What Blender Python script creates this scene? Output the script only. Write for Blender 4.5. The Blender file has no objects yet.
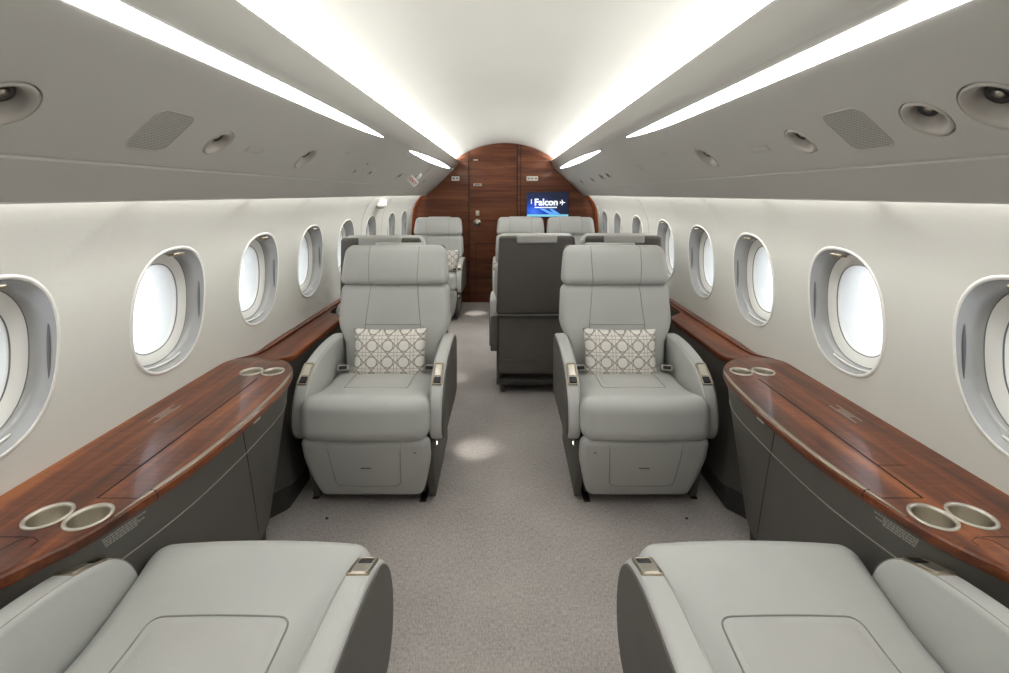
import bpy, bmesh, math, random
from mathutils import Vector, Matrix
from mathutils.bvhtree import BVHTree
random.seed(4)
sc = bpy.context.scene
COL = sc.collection
PI = math.pi

# ------------------------------------------------------------------ helpers
def lin(r, g, b, a=1.0):
    def f(c):
        c /= 255.0
        return c / 12.92 if c <= 0.04045 else ((c + 0.055) / 1.055) ** 2.4
    return (f(r), f(g), f(b), a)

def interp(x, table):
    if x <= table[0][0]: return table[0][1]
    for (a, va), (b, vb) in zip(table, table[1:]):
        if x <= b:
            return va + (vb - va) * (x - a) / (b - a)
    return table[-1][1]

def smooth_interp(x, table):
    """Catmull-Rom through a table of (x, y)."""
    n = len(table)
    if x <= table[0][0]: return table[0][1]
    if x >= table[-1][0]: return table[-1][1]
    for i in range(n - 1):
        if x <= table[i + 1][0]:
            break
    def m(k):
        if k == 0: return (table[1][1] - table[0][1]) / (table[1][0] - table[0][0])
        if k == n - 1: return (table[-1][1] - table[-2][1]) / (table[-1][0] - table[-2][0])
        return (table[k + 1][1] - table[k - 1][1]) / (table[k + 1][0] - table[k - 1][0])
    x0, y0 = table[i]; x1, y1 = table[i + 1]
    h = x1 - x0; t = (x - x0) / h
    return ((2*t**3 - 3*t**2 + 1) * y0 + (t**3 - 2*t**2 + t) * h * m(i)
            + (-2*t**3 + 3*t**2) * y1 + (t**3 - t**2) * h * m(i + 1))

def catmull(pts, per=6, closed=False):
    out = []
    n = len(pts)
    rng = range(n) if closed else range(n - 1)
    for i in rng:
        if closed:
            p0, p1, p2, p3 = pts[(i-1) % n], pts[i], pts[(i+1) % n], pts[(i+2) % n]
        else:
            p0, p1, p2, p3 = pts[max(i-1, 0)], pts[i], pts[i+1], pts[min(i+2, n-1)]
        for k in range(per):
            t = k / per
            out.append(tuple(0.5 * ((2*b) + (-a + c)*t + (2*a - 5*b + 4*c - d)*t*t + (-a + 3*b - 3*c + d)*t**3)
                             for a, b, c, d in zip(p0, p1, p2, p3)))
    if not closed: out.append(tuple(pts[-1]))
    return out

def obj(name, bm, mat, parent=None, smooth=True, mw=None, recalc=True):
    if recalc: bmesh.ops.recalc_face_normals(bm, faces=bm.faces)
    me = bpy.data.meshes.new(name)
    bm.to_mesh(me); bm.free()
    for p in me.polygons: p.use_smooth = bool(smooth)
    mats = mat if isinstance(mat, (list, tuple)) else [mat]
    for m in mats: me.materials.append(m)
    o = bpy.data.objects.new(name, me)
    COL.objects.link(o)
    if parent is not None: o.parent = parent
    if mw is not None: o.matrix_local = mw
    return o

def sharpen(o, ang=35):
    me = o.data
    bm = bmesh.new(); bm.from_mesh(me)
    for e in bm.edges:
        if len(e.link_faces) == 2 and e.calc_face_angle(0) > math.radians(ang): e.smooth = False
    bm.to_mesh(me); bm.free()
    return o

def empty(name, loc=(0, 0, 0), rotz=0):
    o = bpy.data.objects.new(name, None)
    o.empty_display_size = 0.1
    COL.objects.link(o); o.location = loc; o.rotation_euler = (0, 0, rotz)
    return o

def tag(o, label=None, cat=None, group=None, kind=None):
    if label: o['label'] = label
    if cat: o['category'] = cat
    if group: o['group'] = group
    if kind: o['kind'] = kind
    return o

def struct(o):
    o['kind'] = 'structure'
    return o

def copy_tree(o, parent=None):
    c = o.copy(); COL.objects.link(c)
    if parent is not None: c.parent = parent
    for ch in list(o.children): copy_tree(ch, c)
    return c

def box(bm, x0, x1, y0, y1, z0, z1, bev=0.0, seg=2):
    g = bmesh.ops.create_cube(bm, size=1.0)
    for v in g['verts']:
        v.co = Vector(((x0+x1)/2 + v.co.x*(x1-x0), (y0+y1)/2 + v.co.y*(y1-y0), (z0+z1)/2 + v.co.z*(z1-z0)))
    if bev > 0:
        es = set()
        for v in g['verts']: es.update(v.link_edges)
        bmesh.ops.bevel(bm, geom=list(es), offset=bev, segments=seg, profile=0.5, affect='EDGES')

def tube(bm, pts, r, seg=6, closed=False, taper=None):
    pts = [Vector(p) for p in pts]
    n = len(pts); rings = []
    up = None
    for i, p in enumerate(pts):
        a = pts[(i-1) % n] if (closed or i > 0) else p
        b = pts[(i+1) % n] if (closed or i < n-1) else p
        t = (b - a)
        if t.length < 1e-9: t = Vector((0, 0, 1))
        t.normalize()
        if up is None:
            up = Vector((0, 0, 1)) if abs(t.z) < 0.9 else Vector((1, 0, 0))
        s = t.cross(up)
        if s.length < 1e-6: s = t.cross(Vector((0, 1, 0)))
        s.normalize(); u = s.cross(t).normalized(); up = u
        rr = r * (taper[i] if taper else 1)
        rings.append([bm.verts.new(p + (s*math.cos(2*PI*k/seg) + u*math.sin(2*PI*k/seg)) * rr) for k in range(seg)])
    m = n if closed else n - 1
    for i in range(m):
        A, B = rings[i], rings[(i+1) % n]
        for k in range(seg):
            bm.faces.new((A[k], A[(k+1) % seg], B[(k+1) % seg], B[k]))
    if not closed:
        bm.faces.new(rings[0][::-1]); bm.faces.new(rings[-1])

def lathe(bm, prof, seg=32, cap0=True, cap1=True):
    """prof: list of (r, z) around the z axis."""
    rings = [[bm.verts.new((r*math.cos(2*PI*k/seg), r*math.sin(2*PI*k/seg), z)) for k in range(seg)] for r, z in prof]
    for A, B in zip(rings, rings[1:]):
        for k in range(seg):
            bm.faces.new((A[k], A[(k+1) % seg], B[(k+1) % seg], B[k]))
    if cap0: bm.faces.new(rings[0][::-1])
    if cap1: bm.faces.new(rings[-1])

def loft(bm, loops, closed=True, cap0=False, cap1=False):
    rings = [[bm.verts.new(p) for p in L] for L in loops]
    n = len(rings[0])
    for A, B in zip(rings, rings[1:]):
        for k in range(n if closed else n-1):
            bm.faces.new((A[k], A[(k+1) % n], B[(k+1) % n], B[k]))
    if cap0: bm.faces.new(rings[0][::-1])
    if cap1: bm.faces.new(rings[-1])

def rbox(bm, hx, hy, hz, r, c=(0, 0, 0), warp=None, nr=4, nm=7):
    """rounded box with a fine skin; warp(p, n) moves each point, n = p scaled to -1..1"""
    def coords(h):
        rr = min(r, h*0.999)
        zone = [rr*math.tan(math.radians(45*k/nr)) for k in range(nr+1)]
        neg = [-(h-rr) - z for z in reversed(zone)]
        mid = [-(h-rr) + 2*(h-rr)*k/nm for k in range(1, nm)]
        return neg + mid + [-x for x in reversed(neg)]
    H = (hx, hy, hz); C3 = [coords(h) for h in H]
    cache = {}
    def vert(p):
        key = tuple(round(x, 6) for x in p)
        if key in cache: return cache[key]
        q = Vector([max(-(h-min(r, h*0.999)), min(h-min(r, h*0.999), x)) for x, h in zip(p, H)])
        d = Vector(p) - q
        v = q + d.normalized()*min(r, min(H)*0.999 if False else r) if d.length > 1e-9 else q
        # keep the radius per axis
        v = Vector([max(-h, min(h, x)) for x, h in zip(v, H)])
        n = Vector([x/h for x, h in zip(v, H)])
        if warp: v = warp(v, n)
        cache[key] = bm.verts.new(v + Vector(c))
        return cache[key]
    for ax in range(3):
        a, b = [(1, 2), (0, 2), (0, 1)][ax]
        for s in (-1, 1):
            A, B = C3[a], C3[b]
            for i in range(len(A)-1):
                for j in range(len(B)-1):
                    q = []
                    for (ii, jj) in ((i, j), (i+1, j), (i+1, j+1), (i, j+1)):
                        p = [0, 0, 0]; p[ax] = s*H[ax]; p[a] = A[ii]; p[b] = B[jj]
                        q.append(vert(p))
                    if len(set(q)) == 4:
                        try: bm.faces.new(q)
                        except ValueError: pass

def slab(bm, prof, x0, x1, bev=0.01, seg=3):
    """closed (y,z) profile extruded along x, rims rounded by inset loops"""
    n = len(prof)
    cy = sum(p[0] for p in prof)/n; cz = sum(p[1] for p in prof)/n
    area = sum(prof[i][0]*prof[(i+1) % n][1] - prof[(i+1) % n][0]*prof[i][1] for i in range(n))
    sg = 1 if area > 0 else -1
    nrm = []
    for i in range(n):
        a, b = prof[i-1], prof[(i+1) % n]
        tx, ty = b[0]-a[0], b[1]-a[1]; l = math.hypot(tx, ty) or 1
        nrm.append((ty/l*sg, -tx/l*sg))
    loops = []
    for k in range(seg+1):
        a = PI/2*k/seg
        ins = bev*(1-math.sin(a)); xx = x0 + bev*(1-math.cos(a))
        loops.append([(xx, p[0]-nn[0]*ins, p[1]-nn[1]*ins) for p, nn in zip(prof, nrm)])
    for k in range(seg, -1, -1):
        a = PI/2*k/seg
        ins = bev*(1-math.sin(a)); xx = x1 - bev*(1-math.cos(a))
        loops.append([(xx, p[0]-nn[0]*ins, p[1]-nn[1]*ins) for p, nn in zip(prof, nrm)])
    loft(bm, loops, True, True, True)

def text_bm(s, size, depth=0.0008, bold=0.0):
    cu = bpy.data.curves.new('t', 'FONT')
    cu.body = s; cu.size = size; cu.extrude = depth; cu.offset = bold
    cu.align_x = 'CENTER'; cu.align_y = 'CENTER'; cu.resolution_u = 3
    o = bpy.data.objects.new('t', cu); COL.objects.link(o)
    bpy.context.view_layer.update()
    me = bpy.data.meshes.new_from_object(o.evaluated_get(bpy.context.evaluated_depsgraph_get()))
    bm = bmesh.new(); bm.from_mesh(me)
    bpy.data.objects.remove(o); bpy.data.curves.remove(cu); bpy.data.meshes.remove(me)
    return bm

# ------------------------------------------------------------------ materials
def mat(name):
    m = bpy.data.materials.new(name); m.use_nodes = True
    nt = m.node_tree; b = nt.nodes['Principled BSDF']
    return m, nt, b

def N(nt, t, **kw):
    n = nt.nodes.new(t)
    for k, v in kw.items():
        if k.startswith('i_'): n.inputs[k[2:]].default_value = v
        else: setattr(n, k, v)
    return n

def coords(nt, scale=(1, 1, 1), kind='Object', rot=(0, 0, 0)):
    tc = N(nt, 'ShaderNodeTexCoord'); mp = N(nt, 'ShaderNodeMapping')
    mp.inputs['Scale'].default_value = scale; mp.inputs['Rotation'].default_value = rot
    nt.links.new(tc.outputs[kind], mp.inputs['Vector'])
    return mp.outputs['Vector']

def noise(nt, vec, scale, detail=3, rough=0.5):
    n = N(nt, 'ShaderNodeTexNoise')
    n.inputs['Scale'].default_value = scale; n.inputs['Detail'].default_value = detail
    n.inputs['Roughness'].default_value = rough
    nt.links.new(vec, n.inputs['Vector'])
    return n.outputs['Fac']

def ramp(nt, fac, stops):
    r = N(nt, 'ShaderNodeValToRGB')
    while len(r.color_ramp.elements) > 1: r.color_ramp.elements.remove(r.color_ramp.elements[-1])
    r.color_ramp.elements[0].position = stops[0][0]; r.color_ramp.elements[0].color = stops[0][1]
    for p, c in stops[1:]:
        e = r.color_ramp.elements.new(p); e.color = c
    nt.links.new(fac, r.inputs['Fac'])
    return r.outputs['Color']

def bump(nt, b, h, strength=0.2, dist=0.002):
    bp = N(nt, 'ShaderNodeBump'); bp.inputs['Strength'].default_value = strength; bp.inputs['Distance'].default_value = dist
    nt.links.new(h, bp.inputs['Height']); nt.links.new(bp.outputs['Normal'], b.inputs['Normal'])

def math_(nt, op, a, b=None, c=None):
    n = N(nt, 'ShaderNodeMath', operation=op)
    for i, v in enumerate((a, b, c)):
        if v is None: continue
        if isinstance(v, (int, float)): n.inputs[i].default_value = v
        else: nt.links.new(v, n.inputs[i])
    return n.outputs[0]

def surf(name, col, rough=0.5, metal=0.0, bscale=None, bstr=0.15, bdist=0.001, var=0.06, spec=0.5, vscale=3.0, coat=0):
    m, nt, b = mat(name)
    v = coords(nt)
    base = lin(*col)
    f = noise(nt, v, vscale, 3)
    lo = tuple(c*(1-var) for c in base[:3]) + (1,); hi = tuple(min(1, c*(1+var)) for c in base[:3]) + (1,)
    nt.links.new(ramp(nt, f, [(0.3, lo), (0.7, hi)]), b.inputs['Base Color'])
    b.inputs['Roughness'].default_value = rough; b.inputs['Metallic'].default_value = metal
    b.inputs['Specular IOR Level'].default_value = spec
    b.inputs['Coat Weight'].default_value = coat
    if bscale: bump(nt, b, noise(nt, v, bscale, 2), bstr, bdist)
    return m

def leather(name, col, rough=0.42, bstr=0.25):
    m, nt, b = mat(name)
    v = coords(nt)
    base = lin(*col)
    f = noise(nt, v, 5, 4)
    nt.links.new(ramp(nt, f, [(0.3, tuple(c*0.955 for c in base[:3])+(1,)), (0.7, tuple(c*1.03 for c in base[:3])+(1,))]), b.inputs['Base Color'])
    vo = N(nt, 'ShaderNodeTexVoronoi'); vo.inputs['Scale'].default_value = 420
    nt.links.new(v, vo.inputs['Vector'])
    soft = noise(nt, v, 9, 3)
    h = math_(nt, 'ADD', math_(nt, 'MULTIPLY', vo.outputs['Distance'], 0.25), math_(nt, 'MULTIPLY', soft, 1.0))
    bump(nt, b, h, bstr, 0.004)
    b.inputs['Roughness'].default_value = rough
    b.inputs['Specular IOR Level'].default_value = 0.45
    return m

def wood(name, grain, cols, rough=0.2, coat=0.6, ripple=.16):
    """grain: scale vector, small along the fibres"""
    m, nt, b = mat(name)
    v = coords(nt, grain)
    wn = N(nt, 'ShaderNodeTexNoise'); wn.inputs['Scale'].default_value = 0.30; wn.inputs['Detail'].default_value = 1
    nt.links.new(v, wn.inputs['Vector'])
    mix = N(nt, 'ShaderNodeVectorMath', operation='MULTIPLY_ADD')
    nt.links.new(wn.outputs['Color'], mix.inputs[0]); mix.inputs[1].default_value = (1.6, 1.6, 1.6)
    nt.links.new(v, mix.inputs[2])
    f1 = noise(nt, mix.outputs[0], 0.9, 3, 0.5)
    f0 = noise(nt, mix.outputs[0], 2.8, 3, 0.6)
    f2 = noise(nt, coords(nt, tuple(g*(7 if g > min(grain) else 2) for g in grain)), 1.5, 4, 0.6)
    v2 = coords(nt, tuple(90 if g == min(grain) else 7 for g in grain))
    f3 = noise(nt, v2, 1.0, 2, 0.5)
    f = math_(nt, 'ADD', math_(nt, 'MULTIPLY', f1, 0.55), math_(nt, 'MULTIPLY', f0, 0.40))
    f = math_(nt, 'ADD', f, math_(nt, 'MULTIPLY', f2, 0.25))
    f = math_(nt, 'ADD', f, math_(nt, 'MULTIPLY', f3, ripple))
    f = math_(nt, 'SUBTRACT', f, (0.55+0.40+0.25+ripple)/2)
    f = math_(nt, 'MULTIPLY_ADD', f, 2.6, 0.5)
    nt.links.new(ramp(nt, f, [(0.05, lin(*cols[0])), (0.40, lin(*cols[1])), (0.65, lin(*cols[2])), (0.95, lin(*cols[3]))]), b.inputs['Base Color'])
    b.inputs['Roughness'].default_value = rough + 0.1; b.inputs['Specular IOR Level'].default_value = 0.25
    b.inputs['Coat Weight'].default_value = coat; b.inputs['Coat Roughness'].default_value = 0.10
    b.inputs['Coat IOR'].default_value = 1.4
    return m

def emit(name, col, strength):
    m, nt, b = mat(name)
    b.inputs['Base Color'].default_value = lin(*col)
    b.inputs['Emission Color'].default_value = lin(*col)
    b.inputs['Emission Strength'].default_value = strength
    return m

M = {}
M['leather'] = leather('light_grey_leather', (192, 193, 190))
M['leather_warm'] = leather('light_grey_leather_insert', (190, 190, 186))
M['dark_leather'] = leather('charcoal_leather', (96, 92, 88), 0.55, 0.3)
M['seam'] = surf('seam_thread', (146, 145, 139), 0.7)
M['stitch'] = surf('stitch_thread', (205, 202, 192), 0.7)
M['wall'] = surf('ivory_wall_lining', (211, 210, 203), 0.6, bscale=95, bstr=0.14, bdist=0.0015, var=0.012, spec=0.3)
M['ceil'] = surf('ivory_ceiling_lining', (224, 223, 216), 0.65, bscale=120, bstr=0.1, var=0.01, spec=0.2)
M['bin'] = surf('pale_grey_panel', (184, 182, 177), 0.5, bscale=150, bstr=0.08, var=0.012, spec=0.35)
M['bezel'] = surf('bezel_plastic', (176, 170, 163), 0.45, var=0.02)
M['reveal'] = surf('window_reveal_plastic', (160, 160, 158), 0.22, var=0.01, spec=0.6)
M['white'] = surf('white_plastic', (232, 231, 226), 0.4, var=0.01)
M['gasket'] = surf('grey_gasket', (105, 106, 108), 0.5)
M['cabinet'] = surf('charcoal_cabinet_skin', (90, 87, 82), 0.5, bscale=300, bstr=0.08, var=0.03, spec=0.35)
M['kick'] = surf('dark_kick_panel', (58, 55, 52), 0.7, var=0.04)
M['black'] = surf('black_plastic', (18, 17, 17), 0.4)
M['groove'] = surf('dark_groove', (38, 24, 18), 0.8)
M['metal'] = surf('brushed_nickel', (206, 200, 188), 0.36, 1.0, var=0.04)
M['bronze'] = surf('champagne_metal', (176, 164, 146), 0.32, 1.0, var=0.04)
M['steel'] = surf('dark_steel', (92, 90, 88), 0.4, 1.0)
M['trimgrey'] = surf('grey_inlay', (150, 143, 134), 0.45)
M['print'] = surf('pale_print', (150, 146, 140), 0.7)
M['wood_l'] = wood('walnut_gloss_along', (13, 1.1, 13), [(54, 25, 13), (94, 46, 23), (120, 62, 31), (154, 88, 46)], 0.25, 0.35)
M['wood_b'] = wood('walnut_panel_across', (1.0, 13, 20), [(74, 40, 25), (98, 55, 35), (112, 64, 41), (132, 80, 50)], 0.35, 0.2, .06)
M['wood_t'] = wood('walnut_trim', (14, 14, 1.6), [(84, 38, 18), (120, 60, 30), (140, 72, 36), (160, 88, 46)], 0.3, 0.3)

def carpet():
    m, nt, b = mat('woven_carpet')
    v = coords(nt)
    vs = coords(nt, (1, 0.32, 1))
    n1 = noise(nt, vs, 210, 3, 0.7)
    n2 = noise(nt, v, 3.0, 3)
    n3 = noise(nt, coords(nt, (0.3, 1, 1)), 150, 2, 0.6)
    f = math_(nt, 'ADD', math_(nt, 'MULTIPLY', n1, 0.6), math_(nt, 'ADD', math_(nt, 'MULTIPLY', n2, 0.22), math_(nt, 'MULTIPLY', n3, 0.25)))
    nt.links.new(ramp(nt, f, [(0.36, lin(150, 143, 139)), (0.53, lin(186, 179, 175)), (0.70, lin(212, 206, 201))]), b.inputs['Base Color'])
    b.inputs['Roughness'].default_value = 0.95; b.inputs['Specular IOR Level'].default_value = 0.1
    b.inputs['Sheen Weight'].default_value = 0.3
    bump(nt, b, n1, 0.8, 0.004)
    return m
M['carpet'] = carpet()

def pillow_mat():
    m, nt, b = mat('cane_lattice_fabric')
    tc = N(nt, 'ShaderNodeTexCoord'); sx = N(nt, 'ShaderNodeSeparateXYZ')
    nt.links.new(tc.outputs['Object'], sx.inputs[0])
    P = 0.074
    def cell(o, off):
        t = math_(nt, 'ADD', math_(nt, 'MULTIPLY', o, 1/P), 20.5 + off)
        return math_(nt, 'SUBTRACT', math_(nt, 'FRACT', t), 0.5)
    u = cell(sx.outputs['X'], 0.0); w = cell(sx.outputs['Z'], 0.42)
    au = math_(nt, 'ABSOLUTE', u); aw = math_(nt, 'ABSOLUTE', w)
    r = math_(nt, 'SQRT', math_(nt, 'ADD', math_(nt, 'MULTIPLY', u, u), math_(nt, 'MULTIPLY', w, w)))
    def line(val, at, wd): return math_(nt, 'LESS_THAN', math_(nt, 'ABSOLUTE', math_(nt, 'SUBTRACT', val, at)), wd)
    ring = line(r, 0.335, 0.028)
    out = math_(nt, 'GREATER_THAN', r, 0.335)
    l = math_(nt, 'MAXIMUM', line(au, 0.40, 0.020), line(aw, 0.40, 0.020))
    dg = line(math_(nt, 'ADD', au, aw), 0.5, 0.036)
    L = math_(nt, 'MAXIMUM', ring, math_(nt, 'MULTIPLY', out, math_(nt, 'MAXIMUM', math_(nt, 'MULTIPLY', l, 0.7), dg)))
    mx = N(nt, 'ShaderNodeMix', data_type='RGBA')
    nt.links.new(L, mx.inputs['Factor'])
    mx.inputs['A'].default_value = lin(236, 232, 226); mx.inputs['B'].default_value = lin(160, 151, 142)
    nt.links.new(mx.outputs['Result'], b.inputs['Base Color'])
    b.inputs['Roughness'].default_value = 0.85; b.inputs['Specular IOR Level'].default_value = 0.15
    bump(nt, b, noise(nt, coords(nt), 500, 2), 0.3, 0.001)
    return m
M['pillow'] = pillow_mat()

def glass():
    m = bpy.data.materials.new('window_pane_glass'); m.use_nodes = True
    nt = m.node_tree; nt.nodes.clear()
    out = N(nt, 'ShaderNodeOutputMaterial'); mx = N(nt, 'ShaderNodeMixShader')
    tr = N(nt, 'ShaderNodeBsdfTransparent'); gl = N(nt, 'ShaderNodeBsdfGlossy')
    gl.inputs['Roughness'].default_value = 0.03
    tr.inputs['Color'].default_value = (0.97, 0.985, 1.0, 1)
    mx.inputs[0].default_value = 0.04
    nt.links.new(tr.outputs[0], mx.inputs[1]); nt.links.new(gl.outputs[0], mx.inputs[2])
    nt.links.new(mx.outputs[0], out.inputs[0])
    return m
M['glass'] = glass()

def grille_mat():
    m, nt, b = mat('perforated_grille')
    tc = N(nt, 'ShaderNodeTexCoord'); sx = N(nt, 'ShaderNodeSeparateXYZ')
    nt.links.new(tc.outputs['Object'], sx.inputs[0])
    def st(o, p):
        return math_(nt, 'LESS_THAN', math_(nt, 'ABSOLUTE', math_(nt, 'SUBTRACT', math_(nt, 'FRACT', math_(nt, 'MULTIPLY', o, 1/p)), 0.5)), 0.27)
    h = math_(nt, 'MULTIPLY', st(sx.outputs['X'], 0.0045), st(sx.outputs['Y'], 0.0045))
    mx = N(nt, 'ShaderNodeMix', data_type='RGBA'); nt.links.new(h, mx.inputs['Factor'])
    mx.inputs['A'].default_value = lin(176, 174, 168); mx.inputs['B'].default_value = lin(84, 82, 80)
    nt.links.new(mx.outputs['Result'], b.inputs['Base Color'])
    b.inputs['Roughness'].default_value = 0.5
    return m
M['grille'] = grille_mat()

def screen_mat():
    m, nt, b = mat('lit_blue_screen')
    tc = N(nt, 'ShaderNodeTexCoord'); sx = N(nt, 'ShaderNodeSeparateXYZ')
    nt.links.new(tc.outputs['Object'], sx.inputs[0])
    x, z = sx.outputs['X'], sx.outputs['Z']
    # glow towards the lower left, dark starry field towards the upper right
    d = math_(nt, 'SQRT', math_(nt, 'ADD', math_(nt, 'POWER', math_(nt, 'ADD', x, 0.17), 2.0), math_(nt, 'MULTIPLY', math_(nt, 'POWER', math_(nt, 'ADD', z, 0.09), 2.0), 2.2)))
    n = noise(nt, coords(nt), 9, 3)
    f = math_(nt, 'ADD', math_(nt, 'MULTIPLY', d, 2.6), math_(nt, 'MULTIPLY', math_(nt, 'SUBTRACT', n, 0.5), 0.35))
    c = ramp(nt, f, [(0.0, lin(60, 120, 240)), (0.28, lin(20, 70, 190)), (0.55, lin(10, 34, 96)), (0.9, lin(8, 20, 50))])
    st = noise(nt, coords(nt), 160, 1)
    stars = math_(nt, 'MULTIPLY', math_(nt, 'GREATER_THAN', st, 0.70), 0.22)
    add = N(nt, 'ShaderNodeMix', data_type='RGBA', blend_type='ADD'); add.inputs['Factor'].default_value = 1
    nt.links.new(c, add.inputs['A'])
    cc = N(nt, 'ShaderNodeCombineColor')
    for i in range(3): nt.links.new(stars, cc.inputs[i])
    nt.links.new(cc.outputs[0], add.inputs['B'])
    b.inputs['Base Color'].default_value = (0.005, 0.005, 0.01, 1)
    nt.links.new(add.outputs['Result'], b.inputs['Emission Color'])
    b.inputs['Emission Strength'].default_value = 1.0
    return m
M['screen'] = screen_mat()
M['scr_white'] = emit('screen_white', (245, 250, 255), 1.0)
M['scr_cyan'] = emit('screen_cyan', (120, 190, 215), 0.75)
M['scr_streak'] = emit('screen_streak', (90, 160, 240), 0.8)
M['lens'] = emit('strip_light_lens', (255, 255, 254), 17.5)
M['led'] = emit('courtesy_led', (255, 252, 240), 6.0)
M['red'] = surf('red_lettering', (190, 30, 50), 0.5)

# ------------------------------------------------------------------ cabin section
Y0, YB = -1.35, 5.80          # aft wall, forward bulkhead
R, ZC = 1.13, 0.76
def wallx(z):
    # round hull section, a touch flatter around the windows
    d = abs(z-ZC)
    return 1.113 - 0.12*d**2 - 1.9*max(0, d-.33)**2
EYE = 1.313

WIN_L = [-0.13, 0.440, 1.012, 1.587, 2.156, 2.727, 3.33, 3.93, 4.635, 5.21]
WIN_R = [-0.14, 0.432, 1.005, 1.566, 2.139, 2.702, 3.30, 3.98, 4.665, 5.27]
HY, HZ, WZ = 0.170, 0.200, 0.932
EXPN = 2.4

def superellipse(a, b, n, count=None, angs=None):
    out = []
    angs = angs or [2*PI*k/count for k in range(count)]
    for t in angs:
        c, s = math.cos(t), math.sin(t)
        r = (abs(c/a)**n + abs(s/b)**n) ** (-1/n)
        out.append((r*c, r*s))
    return out

def make_side_wall(side, wins, name):
    bm = bmesh.new()
    zlo, zhi = 0.56, 1.42
    bounds = [(wins[i]+wins[i+1])/2 for i in range(len(wins)-1)]
    lefts = [wins[0]-0.29] + bounds; rights = bounds + [wins[-1]+0.28]
    P = lambda y, z, dx=0: (side*(wallx(z)+dx), y, z)
    for yc, a, b in zip(wins, lefts, rights):
        base = [2*PI*k/56 for k in range(56)]
        cor = [math.atan2(z-WZ, y-yc) % (2*PI) for y in (a, b) for z in (zlo, zhi)]
        for cc in cor:
            k = min(range(len(base)), key=lambda i: abs(base[i]-cc)); base[k] = cc
        base.sort()
        inner = superellipse(HY+0.004, HZ+0.004, EXPN, angs=base)
        loops = []
        for j in range(9):
            t = (j/8)
            L = []
            for (iy, iz), ang in zip(inner, base):
                c, s = math.cos(ang), math.sin(ang)
                ks = []
                if c > 1e-9: ks.append((b-yc)/c)
                if c < -1e-9: ks.append((a-yc)/c)
                if s > 1e-9: ks.append((zhi-WZ)/s)
                if s < -1e-9: ks.append((zlo-WZ)/s)
                k = min(ks)
                oy, oz = k*c, k*s
                L.append(P(yc+iy+(oy-iy)*t, WZ+iz+(oz-iz)*t))
            loops.append(L)
        loft(bm, loops, True)
    for a, b in ((Y0, lefts[0]), (rights[-1], YB)):
        zs = [zlo+(zhi-zlo)*k/12 for k in range(13)]
        loft(bm, [[P(a, z) for z in zs], [P(b, z) for z in zs]], closed=False)
    bmesh.ops.remove_doubles(bm, verts=bm.verts, dist=0.0003)
    # normals towards the aisle
    bmesh.ops.recalc_face_normals(bm, faces=bm.faces)
    o = obj(name, bm, M['wall'], recalc=False)
    struct(o)
    # upright joints between lining panels
    for yj in ((3.66, 4.27) if side < 0 else (3.66,)):
        g = bmesh.new()
        tube(g, [P(yj, z, -0.0005) for z in [0.60+0.7*k/14 for k in range(15)]], 0.0016, 6)
        s = obj('panel_joint', g, M['bezel'], o)
    return o

wall_left = make_side_wall(-1, WIN_L, 'wall_left')
wall_right = make_side_wall(1, WIN_R, 'wall_right')

def make_window(side, yc, idx):
    root = empty('window_%d' % idx, (side*wallx(WZ), yc, WZ)); struct(root)
    def ring(hy, hz, dx, n=EXPN, cnt=56):
        out = []
        for (y, z) in superellipse(hy, hz, n, cnt):
            zz = WZ + z
            # the recess flattens out away from the curved lining
            k = min(1, max(0, dx/0.045))
            xx = (wallx(zz)*(1-k) + wallx(WZ)*k) + dx
            out.append((side*(xx - wallx(WZ)), y, z))
        return out
    bm = bmesh.new()
    spec = [(HY+.007, HZ+.007, 0.0005), (HY+.005, HZ+.005, -.0025), (HY+.001, HZ+.001, -.0035), (HY-.004, HZ-.004, -.002),
            (HY-.005, HZ-.005, .005), (HY-.008, HZ-.008, .025), (HY-.012, HZ-.012, .042), (HY-.020, HZ-.020, .050)]
    loft(bm, [ring(*s) for s in spec[3:]], True)
    obj('window_frame', bm, M['reveal'], root)
    bm = bmesh.new(); loft(bm, [ring(*s) for s in spec[:4]] + [ring(HY-.0045, HZ-.0045, .002)], True)
    obj('frame_lip', bm, M['white'], root)  # lip coloured white to carry its highlight against the darker reveal
    bm = bmesh.new()
    loft(bm, [ring(HY-.021, HZ-.021, .0502), ring(HY-.030, HZ-.030, .0525), ring(HY-.052, HZ-.052, .060), ring(HY-.058, HZ-.057, .068), ring(HY-.060, HZ-.059, .13)], True)
    obj('inner_frame', bm, M['white'], root)
    bm = bmesh.new()
    tube(bm, ring(HY-.0205, HZ-.0205, .0505), 0.0014, 6, True)
    tube(bm, ring(HY-.054, HZ-.054, .062), 0.0018, 6, True)
    obj('gasket', bm, M['gasket'], root)
    bm = bmesh.new()
    loft(bm, [ring(HY-.056, HZ-.056, .070), ring(HY-.056, HZ-.056, .073)], True, True, True)
    obj('pane', bm, M['glass'], root, smooth=False)
    # shade pocket handle at the crown of the recess and shade track on the sides
    bm = bmesh.new()
    rbox(bm, .013, .026, .006, .004, (side*(.030-.045), 0, HZ-.020), nm=2)
    obj('shade_handle', bm, M['bronze'], root)
    bm = bmesh.new()
    for s in (-1, 1):
        tube(bm, [(side*(.010+.004*(1-t*t)), s*(HY-.0075-.004*t*t), .01+.085*t) for t in [-1+k/6 for k in range(13)]], .0042, 6, taper=[.15+.85*(1-(-1+k/6)**2) for k in range(13)])
    obj('shade_track', bm, M['gasket'], root)
    # flat lip of the lowered part at the sill
    bm = bmesh.new()
    pts = [(side*.028, -.085 + .17*k/8, -(HZ-.016) + .012*abs((k-4)/4)**2.2) for k in range(9)]
    tube(bm, pts, .0035, 6)
    obj('sill_lip', bm, M['white'], root)
    return root

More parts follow.
